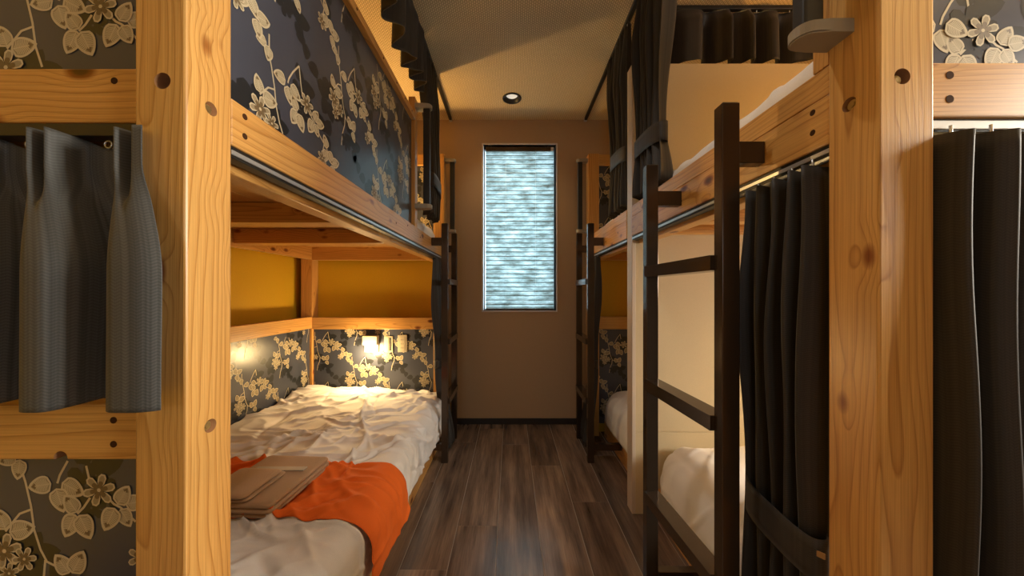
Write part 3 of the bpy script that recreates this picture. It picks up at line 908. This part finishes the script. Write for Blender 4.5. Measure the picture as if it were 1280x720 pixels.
# upper beds
for nm_, (xw, xe, xo, ya, yb, zt, zh, sd, lab) in {
    'a': (XB + .01, XL - .06, XL - .06, .675, 2.76, 1.75, 1.66, 21, 'white quilt on the upper bunk behind the floral guard panel'),
    'b': (XRB - .02, XR + .056, XR + .056, .72, PY0 - .012, 1.80, 1.66, 22, 'white quilt rising above the mattress board near the bronze ladder'),
    'c': (XRB - .02, XR + .045, XR + .045, PY1 + .01, 2.76, 1.76, 1.66, 23, 'white quilt on the upper bunk beyond the partition')}.items():
    b_ = Bedding(xw, xe, xo, ya, yb, zt, zh, sd, 110, 110, 60, .012, .014, rad=.06, end_drop=(.03, .04), end_rad=.12)
    setp(b_.build('quilt', M_SHEET), lab, 'quilt')
    m_ = box('mattress', min(xw, xe) + .06, max(xw, xe) - .06, ya + .06, yb - .06, 1.635, 1.70, M_MATT, None, .02, 3)
    setp(m_, lab.replace('white quilt', 'pale mattress under the quilt').replace('rising above', 'behind'), 'mattress')


# folded towels on the runner
def folded_towel(name, cx, cy, z, lx, ly, hgt, nl, rotz, label, seed):
    t = thing(name, label, 'towel', (cx, cy, z))
    lh = hgt / nl
    rr = random.Random(seed)
    for k in range(nl):
        bm = bmesh.new()
        n = 26
        dx, dy = rr.uniform(-.004, .004), rr.uniform(-.004, .004)
        # rounded slab with sagging rim
        lx2, ly2, rc = lx / 2 - .002 * k, ly / 2 - .002 * k, .022
        ring = []
        for (sx_, sy_, a0) in ((1, 1, 0), (-1, 1, 90), (-1, -1, 180), (1, -1, 270)):
            for a in range(0, 91, 15):
                an = math.radians(a0 + a)
                ring.append((sx_ * (lx2 - rc) + rc * math.cos(an), sy_ * (ly2 - rc) + rc * math.sin(an)))
        levels = [(0.0, -.006), (.2, -.001), (.5, .0015), (.8, -.001), (.97, -.006), (1.0, -.02), (1.02, -.06)]
        rows = []
        c_, s_ = math.cos(rotz), math.sin(rotz)
        for (zf, ins) in levels:
            row = []
            for (x, y) in ring:
                f = max(1 + ins / max(abs(x), abs(y), .01), .05)
                xx, yy = x * f + dx, y * f + dy
                zz = z + (k + zf) * lh + .003 * mnoise.noise(Vector((xx * 18, yy * 18, seed + k)))
                row.append(bm.verts.new((cx + xx * c_ - yy * s_, cy + xx * s_ + yy * c_, zz)))
            rows.append(row)
        m = len(ring)
        for a, b in zip(rows, rows[1:]):
            for i in range(m): bm.faces.new((a[i], a[(i + 1) % m], b[(i + 1) % m], b[i]))
        bm.faces.new(rows[0][::-1]); bm.faces.new(rows[-1])
        for f in bm.faces: f.smooth = True
        bm_obj('fold', bm, M_TOWEL, t)
    return t


zt_ = bed_z(-1.0, 1.34)
folded_towel('bath_towel', -1.0, 1.345, zt_ - .004, .30, .36, .052, 3, math.radians(-3), 'large folded tan bath towel lying on the orange runner', 1)
folded_towel('hand_towel', -1.045, 1.27, zt_ + .0485, .185, .20, .026, 2, math.radians(-3), 'small folded tan hand towel on top of the bath towel', 2)
bm = bmesh.new(); add_box(bm, -1.10, -.885, 1.382, 1.412, zt_ + .0495, zt_ + .054, .0015, 2)
setp(bm_obj('wrapped_toothbrush', bm, M_PACKET), 'clear wrapped toothbrush packet across the tan bath towel', 'packet')

# ---------------------------------------------------------------- wall lamp, switch and outlet on the head panel
HY = 2.794


def plate(name, x0, x1, z0, z1, label, cat):
    t = thing(name, label, cat, ((x0 + x1) / 2, HY, z0))
    box('cover', x0, x1, HY - .008, HY, z0, z1, M_PLATE, t, .003)
    return t


lx0, lx1 = px2(456, HY), px2(474, HY)
lz0, lz1 = pz2(440, HY), pz2(419, HY)
lm = thing('wall_lamp', 'square white wall lamp glowing below its hood on the floral head panel', 'lamp', ((lx0 + lx1) / 2, HY, lz0))
bm = bmesh.new()
add_box(bm, lx0, lx1, HY - .012, HY, lz0, lz1, .003, 2)
bm_obj('back_plate', bm, M_PLATE, lm)
bm = bmesh.new()
add_box(bm, lx0, lx1, HY - .05, HY - .012, lz0 + .065, lz1, .004, 2)
bm_obj('hood', bm, M_PLATE, lm)
bm = bmesh.new()
cx_ = (lx0 + lx1) / 2
prism(bm, [(cx_ + .052 * math.cos(a), HY - .013 - .034 * math.sin(a)) for a in [math.pi * k / 12 for k in range(13)]], lz0 + .012, lz0 + .066)
bm_obj('diffuser', bm, M_LAMPON, lm)


def bunk_bulb(name, loc, power, color=(1.0, .68, .30), rad=.03):
    d = bpy.data.lights.new(name, 'POINT'); d.energy = power; d.color = color; d.shadow_soft_size = rad
    o = bpy.data.objects.new(name, d); COL.objects.link(o); o.location = loc
    return o


bunk_bulb('wall_lamp_bulb', (cx_, HY - .115, lz0 + .0), 10.5, rad=.05)

sw = plate('switch_plate', px2(480.5, HY), px2(491.5, HY), pz2(440, HY), pz2(420, HY), 'pale switch plate with a tall rocker next to the lamp', 'switch')
box('rocker', px2(483, HY), px2(486.5, HY), HY - .012, HY - .008, pz2(438, HY), pz2(422, HY), M_PLATE, sw, .001)
box('slot', px2(487.5, HY), px2(489.5, HY), HY - .0095, HY - .0078, pz2(438, HY), pz2(422, HY), M_BLACK, sw, .0003)
ou = plate('power_outlet', px2(497.5, HY), px2(509, HY), pz2(440, HY), pz2(418.5, HY), 'pale double outlet plate beside the switch', 'outlet')
box('socket_face', px2(500, HY), px2(506.5, HY), HY - .0105, HY - .008, pz2(438, HY), pz2(421, HY), M_PLATE, ou, .001)
for yy in (424.5, 429.5, 434.5):
    for xx in (502, 504.3):
        box('slot', px2(xx, HY) - .0015, px2(xx, HY) + .0015, HY - .0115, HY - .010, pz2(yy, HY) - .006, pz2(yy, HY) + .006, M_BLACK, ou, .0003)


def spare_lamp(cx, cy, z, label, power, face=-1, color=(1.0, .68, .30)):
    t = thing('wall_lamp', label, 'lamp', (cx, cy, z))
    box('back_plate', cx - .06, cx + .06, min(cy, cy + face * .012), max(cy, cy + face * .012), z, z + .14, M_WHITE, t, .003)
    box('hood', cx - .06, cx + .06, min(cy + face * .012, cy + face * .05), max(cy + face * .012, cy + face * .05), z + .065, z + .14, M_WHITE, t, .004)
    bm = bmesh.new()
    prism(bm, [(cx + .052 * math.cos(a), cy + face * (.013 + .034 * math.sin(a))) for a in [math.pi * k / 12 for k in range(13)]], z + .012, z + .066)
    bm_obj('diffuser', bm, M_LAMPON, t)
    bunk_bulb('bunk_lamp_bulb', (cx, cy + face * .075, z + .03), power, color)


spare_lamp(-1.2, 2.794, 2.03, 'square white lamp on the head panel of the upper bunk behind the guard', 20.0, -1, (1, .60, .20))
spare_lamp(1.75, PY0, .80, 'square white lamp low on the beige partition inside the curtained bunk', 10.0)
spare_lamp(1.75, PY0, 2.03, 'square white lamp high on the beige partition over the upper quilt', 6.5, -1, (1, .48, .10))
spare_lamp(1.9, 2.794, .80, 'square white lamp on the floral panel beyond the partition', 4.0)
spare_lamp(1.9, 2.794, 2.03, 'square white lamp on the floral panel of the upper bunk beyond the partition', 4.0, -1, (1, .56, .17))


# ---------------------------------------------------------------- ceiling : tracks and downlights
def ceil_track(name, label, x0, x1, y0, y1, along):
    t = thing(name, label, 'curtain track', ((x0 + x1) / 2, (y0 + y1) / 2, ZC))
    box('channel', x0, x1, y0, y1, ZC - .022, ZC - .001, M_BLACK, t, .002)
    if along == 1: box('end_stop', x0 - .002, x1 + .002, y1 - .02, y1 + .002, ZC - .028, ZC - .001, M_ALU, t, .002)
    return t


ceil_track('curtain_track', 'black ceiling track above the floral guard panel', -.569, -.545, .60, 3.01, 1)
ceil_track('curtain_track', 'black ceiling track above the bunk with bronze ladders beside the partition', .680, .704, .60, 3.01, 1)
ceil_track('curtain_track', 'black ceiling track over the partition top', .72, 2.80, 1.818, 1.842, 0)


def downlight(x, y, label, power, color=(1, .72, .42)):
    t = thing('downlight', label, 'downlight', (x, y, ZC), 'ceiling downlights')
    bm = bmesh.new(); n = 40
    prof = [(.078, 0.0), (.078, -.006), (.070, -.009), (.062, -.006), (.046, .030), (.046, .034)]
    rings = [[bm.verts.new((x + r * math.cos(2 * math.pi * k / n), y + r * math.sin(2 * math.pi * k / n), ZC - .0005 + z)) for k in range(n)] for r, z in prof]
    for a, b in zip(rings, rings[1:]):
        for k in range(n): bm.faces.new((a[k], a[(k + 1) % n], b[(k + 1) % n], b[k]))
    for f in bm.faces: f.smooth = True
    bm_obj('trim_ring', bm, M_BLACK, t)
    bm = bmesh.new(); cyl(bm, (x, y, ZC + .022), (x, y, ZC + .030), .047, 32)
    bm_obj('lamp_face', bm, M_DLON, t)
    d = bpy.data.lights.new('downlight_beam', 'SPOT'); d.energy = power; d.color = color; d.spot_size = math.radians(110); d.spot_blend = .8; d.shadow_soft_size = .04
    o = bpy.data.objects.new('downlight_beam', d); COL.objects.link(o); o.location = (x, y, ZC - .012)


M_DLON = simple('frosted_lamp_face', (.8, .8, .76), .4, 0, (1, .93, .8), .3)
# recess in the ceiling for the fittings
dl_spots = [(.009, 2.69, 'black rimmed downlight in the woven ceiling by the window', 9), (.02, 1.00, 'black rimmed downlight added out of view over the aisle between the ladders', 14, (1, .93, .84))]  # the aisle downlight is an unseen addition that brightens rails and floor
cut_holes = [((x, y, ZC), (0, 0, 1), .064, .05) for x, y, *_ in dl_spots]
drill(cl, cut_holes)
for a in dl_spots: downlight(*a)


# ---------------------------------------------------------------- curtains
def fold_wave(u, folds, ph, sharp=.35):
    a = 2 * np.pi * folds * u + ph
    return np.sin(a + sharp * np.sin(a)) + .18 * np.sin(2.3 * a + 1.1)


def sm(x, a, b):
    t = np.clip((x - a) / (b - a), 0, 1); return t * t * (3 - 2 * t)


def drape(name, label, group, p0, p1, zt, zb, folds, amp, seed, mat=None, tie=None, nu=None, nv=44, cloth_w=None, sway=None, hem=True, band=True, strap=None, amp_top=.45, kick=None):
    """p0->p1: heading line in plan; tie=(z, width factor, centre shift (dx,dy), band half height)."""
    mat = mat or M_CURT
    nu = nu or int(folds * 18)
    p0, p1 = np.array(p0, float), np.array(p1, float)
    Ln = np.linalg.norm(p1 - p0); d = (p1 - p0) / Ln; nrm = np.array([-d[1], d[0]])
    u = np.linspace(0, 1, nu); z = np.linspace(zt, zb, nv)
    Ug, Zg = np.meshgrid(u, z)
    r = np.random.RandomState(seed)
    ph = r.uniform(0, 6)
    vv = (zt - Zg) / (zt - zb)
    # uneven spacing of the folds
    warp = Ug + .025 * np.sin(2 * np.pi * 1.7 * Ug + ph) + .012 * np.sin(2 * np.pi * 3.3 * Ug + 2 * ph)
    W = np.ones_like(Zg); Am = amp * (amp_top + (1 - amp_top) * sm(vv, 0.02, .30))
    cx = np.zeros_like(Zg); cy = np.zeros_like(Zg)
    if tie:
        tz, tw, (sx_, sy_), bh = tie
        g_up = np.where(Zg > tz, sm(zt - Zg, .15 * (zt - tz), zt - tz), 1 - .55 * sm(tz - Zg, 0, max(tz - zb, .05) * .9))
        W = 1 - (1 - tw) * g_up
        cx = sx_ * g_up; cy = sy_ * g_up
        Am = Am * (1 - .45 * g_up)
    fw_ = fold_wave(warp, folds, ph)
    if kick:  # hem kicks outward near the floor
        kz, kx, ky = kick
        k_ = sm(kz - Zg, 0, kz - zb); cx = cx + kx * k_; cy = cy + ky * k_
    wob = .004 * np.sin(9 * Zg + 12 * Ug + ph)
    base = (p0 + p1) / 2
    X = base[0] + cx + d[0] * (Ug - .5) * Ln * W + nrm[0] * (Am * fw_ + wob)
    Y = base[1] + cy + d[1] * (Ug - .5) * Ln * W + nrm[1] * (Am * fw_ + wob)
    Zz = Zg + 0.0
    Zz = Zz - (vv < .02) * .006 * (1 - fw_)       # heading dips between hooks
    if hem: Zz = Zz + (vv > .98) * .008 * fw_
    V = np.stack([X, Y, Zz], -1).reshape(-1, 3)
    F = []
    for a in range(nv - 1):
        for b in range(nu - 1):
            i = a * nu + b; F.append((i, i + nu, i + nu + 1, i + 1))
    cw_ = cloth_w or Ln * 2.2
    uv = np.stack([Ug * cw_, Zg], -1).reshape(-1, 2)
    t = thing(name, label, 'curtain', (base[0], base[1], zb), group)
    fab = mk('fabric', V, F, mat, t, True, None, uv)
    md = fab.modifiers.new('solid', 'SOLIDIFY'); md.thickness = .0022; md.offset = 0
    # hooks along the heading
    for k in range(max(2, int(folds))):
        uu = (k + .5) / max(2, int(folds))
        c = base + d * (uu - .5) * Ln
        bm = bmesh.new(); cyl(bm, (c[0], c[1], zt - .012), (c[0], c[1], zt + .012), .0025, 8)
        bm_obj('hook', bm, M_ALU, t)
    if tie and band:
        tz, tw, sh, bh = tie
        m = 48
        k_row = int(np.argmin(np.abs(z - tz)))
        xs_, ys_ = X[k_row], Y[k_row]
        c = np.array([xs_.mean(), ys_.mean()])
        al = np.array([(xs_ - c[0]) * d[0] + (ys_ - c[1]) * d[1], (xs_ - c[0]) * nrm[0] + (ys_ - c[1]) * nrm[1]])
        ra = (al[0].max() - al[0].min()) / 2 + .006; rb = (al[1].max() - al[1].min()) / 2 + .005
        ca = (al[0].max() + al[0].min()) / 2; cb = (al[1].max() + al[1].min()) / 2
        vsb, fsb, uvb = [], [], []
        for a_ in range(m + 1):
            an = 2 * np.pi * a_ / m
            ex = np.sign(np.cos(an)) * abs(np.cos(an)) ** .75; ey = np.sign(np.sin(an)) * abs(np.sin(an)) ** .75
            q = c + d * (ca + ra * ex) + nrm * (cb + rb * ey)
            tilt = .35 * bh * math.cos(an)
            for k, zz in enumerate((-1, -.5, 0, .5, 1)):
                vsb.append((q[0], q[1], tz + bh * zz + tilt)); uvb.append((a_ * .006, zz * bh))
        for a_ in range(m):
            for k in range(4):
                i = a_ * 5 + k; fsb.append((i, i + 5, i + 6, i + 1))
        tb = mk('tie_band', vsb, fsb, mat, t, True, None, uvb)
        md = tb.modifiers.new('solid', 'SOLIDIFY'); md.thickness = .003; md.offset = 1
    if strap:
        a_, b_ = Vector(strap[0]), Vector(strap[1])
        bm = bmesh.new()
        dd = (b_ - a_).normalized(); upv = Vector((0, 0, 1)); sd = dd.cross(upv).normalized()
        hw = .006
        vs_ = [bm.verts.new(p_ + upv * s_ * hw + sd * q_ * .0015) for p_ in (a_, b_) for s_ in (-1, 1) for q_ in (-1, 1)]
        for f_ in ((0, 1, 3, 2), (4, 6, 7, 5), (0, 4, 5, 1), (2, 3, 7, 6), (0, 2, 6, 4), (1, 5, 7, 3)): bm.faces.new([vs_[i] for i in f_])
        bmesh.ops.recalc_face_normals(bm, faces=bm.faces[:])
        bm_obj('strap', bm, M_STRAP, t)
    return t


# short slate curtain over the opening in the entrance end of the left bunk
def pleated_short():
    t = thing('curtain', 'short slate striped curtain with pinch pleats hanging beside the cedar post', 'curtain', (-.8, .56, 1.0))
    zt, zb = 1.512, 1.040
    nu, nv = 440, 60
    vv1 = np.linspace(0, 1, nv)[:, None]
    head = .085 / (zt - zb)
    g = sm(vv1, head * .6, .55)
    front = .552 - .050 * g                       # how far forward the folds stand
    back = .596 - .014 * sm(vv1, .5, 1)
    # fold centres (period about 15 cm of heading), fold half width as share of the period
    c_right = (155 - 7 * g - VX) / F_PX * front
    period = 109.5 / F_PX * front
    hw = .20 + .185 * g
    t_end = hw * 1.02
    T_ = -3.3 + (t_end + 3.3) * np.linspace(0, 1, nu)[None, :]
    xx = c_right + period * T_
    y = back + 0 * xx; zz = zt - (zt - zb) * vv1 + 0 * xx
    vv = vv1 + 0 * xx
    k = sm(vv, head * .75, head * 1.6)
    for c in range(-3, 1):
        s_ = T_ - c
        hw_ = np.where((s_ > 0) & (c == 0), hw * 1.7, hw)   # the free edge stays forward
        bul = np.exp(-(np.abs(s_) / hw_) ** 3.6)
        pin = np.exp(-((s_ - .095) / .062) ** 2) + np.exp(-((s_ + .11) / .062) ** 2)
        pin = np.where((c == 0) & (s_ > .095), 1.0, pin)
        y = y - (back - front) * ((1 - k) * pin + k * bul)
        y = y + .016 * np.exp(-((s_ + .01) / .05) ** 2) * np.exp(-((vv - head * 1.15) / .07) ** 2)
        mid = s_ + .5
        zz = zz - .022 * np.exp(-(mid / .28) ** 2) * (1 - sm(vv, 0, .15)) + .010 * np.exp(-(mid / .22) ** 2) * sm(vv, .9, 1)
    xs, Zg = xx[40], zz
    V = np.stack([xx, y, zz], -1).reshape(-1, 3)
    F = [(a * nu + b, (a + 1) * nu + b, (a + 1) * nu + b + 1, a * nu + b + 1) for a in range(nv - 1) for b in range(nu - 1)]
    arc = np.cumsum(np.concatenate([[0], np.hypot(np.diff(xs), np.diff(y[40]))]))
    uv = np.stack([np.tile(arc, (nv, 1)), Zg], -1).reshape(-1, 2)
    fab = mk('fabric', V, F, M_CURTG, t, True, None, uv)
    md = fab.modifiers.new('solid', 'SOLIDIFY'); md.thickness = .002; md.offset = 0
    for xh in (-.735, -.880):
        bm = bmesh.new()
        n, R, rr = 16, .0065, .0013
        ring = [[bm.verts.new((xh + (R + rr * math.cos(b)) * math.cos(a), .592 + rr * math.sin(b), 1.497 + (R + rr * math.cos(b)) * math.sin(a))) for b in [2 * math.pi * j / 6 for j in range(6)]] for a in [2 * math.pi * i / n for i in range(n)]]
        for i in range(n):
            for j in range(6):
                f = bm.faces.new((ring[i][j], ring[(i + 1) % n][j], ring[(i + 1) % n][(j + 1) % 6], ring[i][(j + 1) % 6])); f.smooth = True
        bm_obj('ring_hook', bm, M_ALU, t)


pleated_short()
G_UP = 'tied curtains of the upper bunks'
G_LO = 'tied curtains of the lower bunks'
drape('curtain', 'charcoal curtain tied back below the rail beyond the lit lamp bunk ladder', G_LO, (-.592, 2.735), (-.592, 2.50), 1.506, .012, 4.5, .038, 31,
      tie=(.64, .62, (.0, .06), .035), kick=(.62, .10, -.03))
drape('valance', 'short charcoal curtain gathered along the ceiling track above the guard panel', None, (-.557, 2.06), (-.557, .62), 2.822, 2.50, 10, .048, 32, nv=26, amp_top=.35)
drape('curtain', 'charcoal curtain tied between the two grab bars above the floral guard end', G_UP, (-.557, 2.40), (-.557, 2.08), 2.822, 1.745, 6, .036, 33,
      tie=(1.98, .72, (.02, .06), .045))
drape('curtain', 'wide charcoal curtain tied above the bronze ladder against the partition end', G_UP, (.692, 1.40), (.692, 1.775), 2.822, 1.725, 6, .044, 34,
      tie=(1.975, .80, (.0, .03), .045))
drape('curtain', 'charcoal curtain tied to the far side of the partition edge', G_UP, (.692, 1.895), (.692, 2.28), 2.822, 1.735, 7, .036, 35,
      tie=(2.06, .68, (-.01, -.05), .045))
drape('curtain', 'charcoal curtain bundled with a tie band next to the cedar post', G_LO, (.672, .695), (.672, .905), 1.512, .012, 4.5, .040, 36,
      tie=(.665, .92, (.0, .0), .045), strap=((.640, .752, .655), (.664, .684, .668)))
drape('curtain', 'charcoal curtain tied at the end of the lower bunk beyond the partition', G_LO, (.682, 2.52), (.682, 2.745), 1.512, .012, 4.5, .036, 37,
      tie=(.66, .62, (.0, .05), .035), kick=(.62, -.07, -.03))
drape('curtain', 'long charcoal curtain with sharp folds closing the entrance side of the bunk', None, (.770, .594), (1.60, .558), 1.520, .012, 12, .040, 38, nu=460, amp_top=.85)
drape('valance', 'short charcoal curtain filling the gap over the partition top', None, (.74, 1.83), (2.78, 1.83), 2.822, 2.522, 11, .050, 39, nv=26, amp_top=.35)


# ---------------------------------------------------------------- ladders
def ladder(label, sgn, ya, yb, xin_a, xin_b, xrail, xfoot, brace_at, ztop=1.725):
    """sgn +1: ladder of the bunk at +x. xin: bed-side face of the uprights at ya / yb."""
    t = thing('ladder', label, 'ladder', ((xin_a + xin_b) / 2, (ya + yb) / 2, 0), 'bronze bunk ladders')
    w, dp = .046, .036

    def span(a, b): return (min(a, b), max(a, b))
    for (y, xi) in ((ya, xin_a), (yb, xin_b)):
        x0, x1 = span(xi, xi - sgn * w)
        box('upright', x0, x1, y, y + dp, 0, ztop, M_METAL, t, .002)
        a0, a1 = span(xi, xrail)
        box('arm', a0, a1, y + .002, y + dp - .002, 1.567, 1.624, M_METAL, t, .002)
        f0, f1 = span(xi, xfoot)
        if y == brace_at: box('foot_brace', f0, f1, y + .002, y + dp - .002, .088, .135, M_METAL, t, .002)
        bm = bmesh.new(); add_box(bm, x0 + .003, x1 - .003, y + .003, y + dp - .003, ztop, ztop + .0025, .001, 1)
        bm_obj('end_cap', bm, M_BLACK, t)
    for zc in (1.308, .870, .435):
        bm = bmesh.new()
        add_box(bm, 0, 1, ya + dp, yb, zc - .021, zc + .021, .002, 2)
        for v in bm.verts:
            f = (v.co.y - ya - dp) / (yb - ya - dp)
            xi = xin_a + (xin_b - xin_a) * f
            lo = min(xi, xi - sgn * .056); v.co.x = lo + v.co.x * .056
        bm_obj('rung', bm, M_METAL, t)
    return t


ladder('bronze metal ladder hooked on the bunk with the tied curtain and bare partition', 1, .848, 1.262, .600, .575, XR + .0022, XR + .134, 1.262)
ladder('bronze metal ladder hooked on the bunk beyond the partition', 1, 2.33, 2.72, .600, .600, XR + .0022, XR + .134, 2.33)
ladder('bronze metal ladder hooked on the bunk with the orange runner', -1, 2.33, 2.72, -.500, -.500, XL - .0002, XL - .001, 2.33)
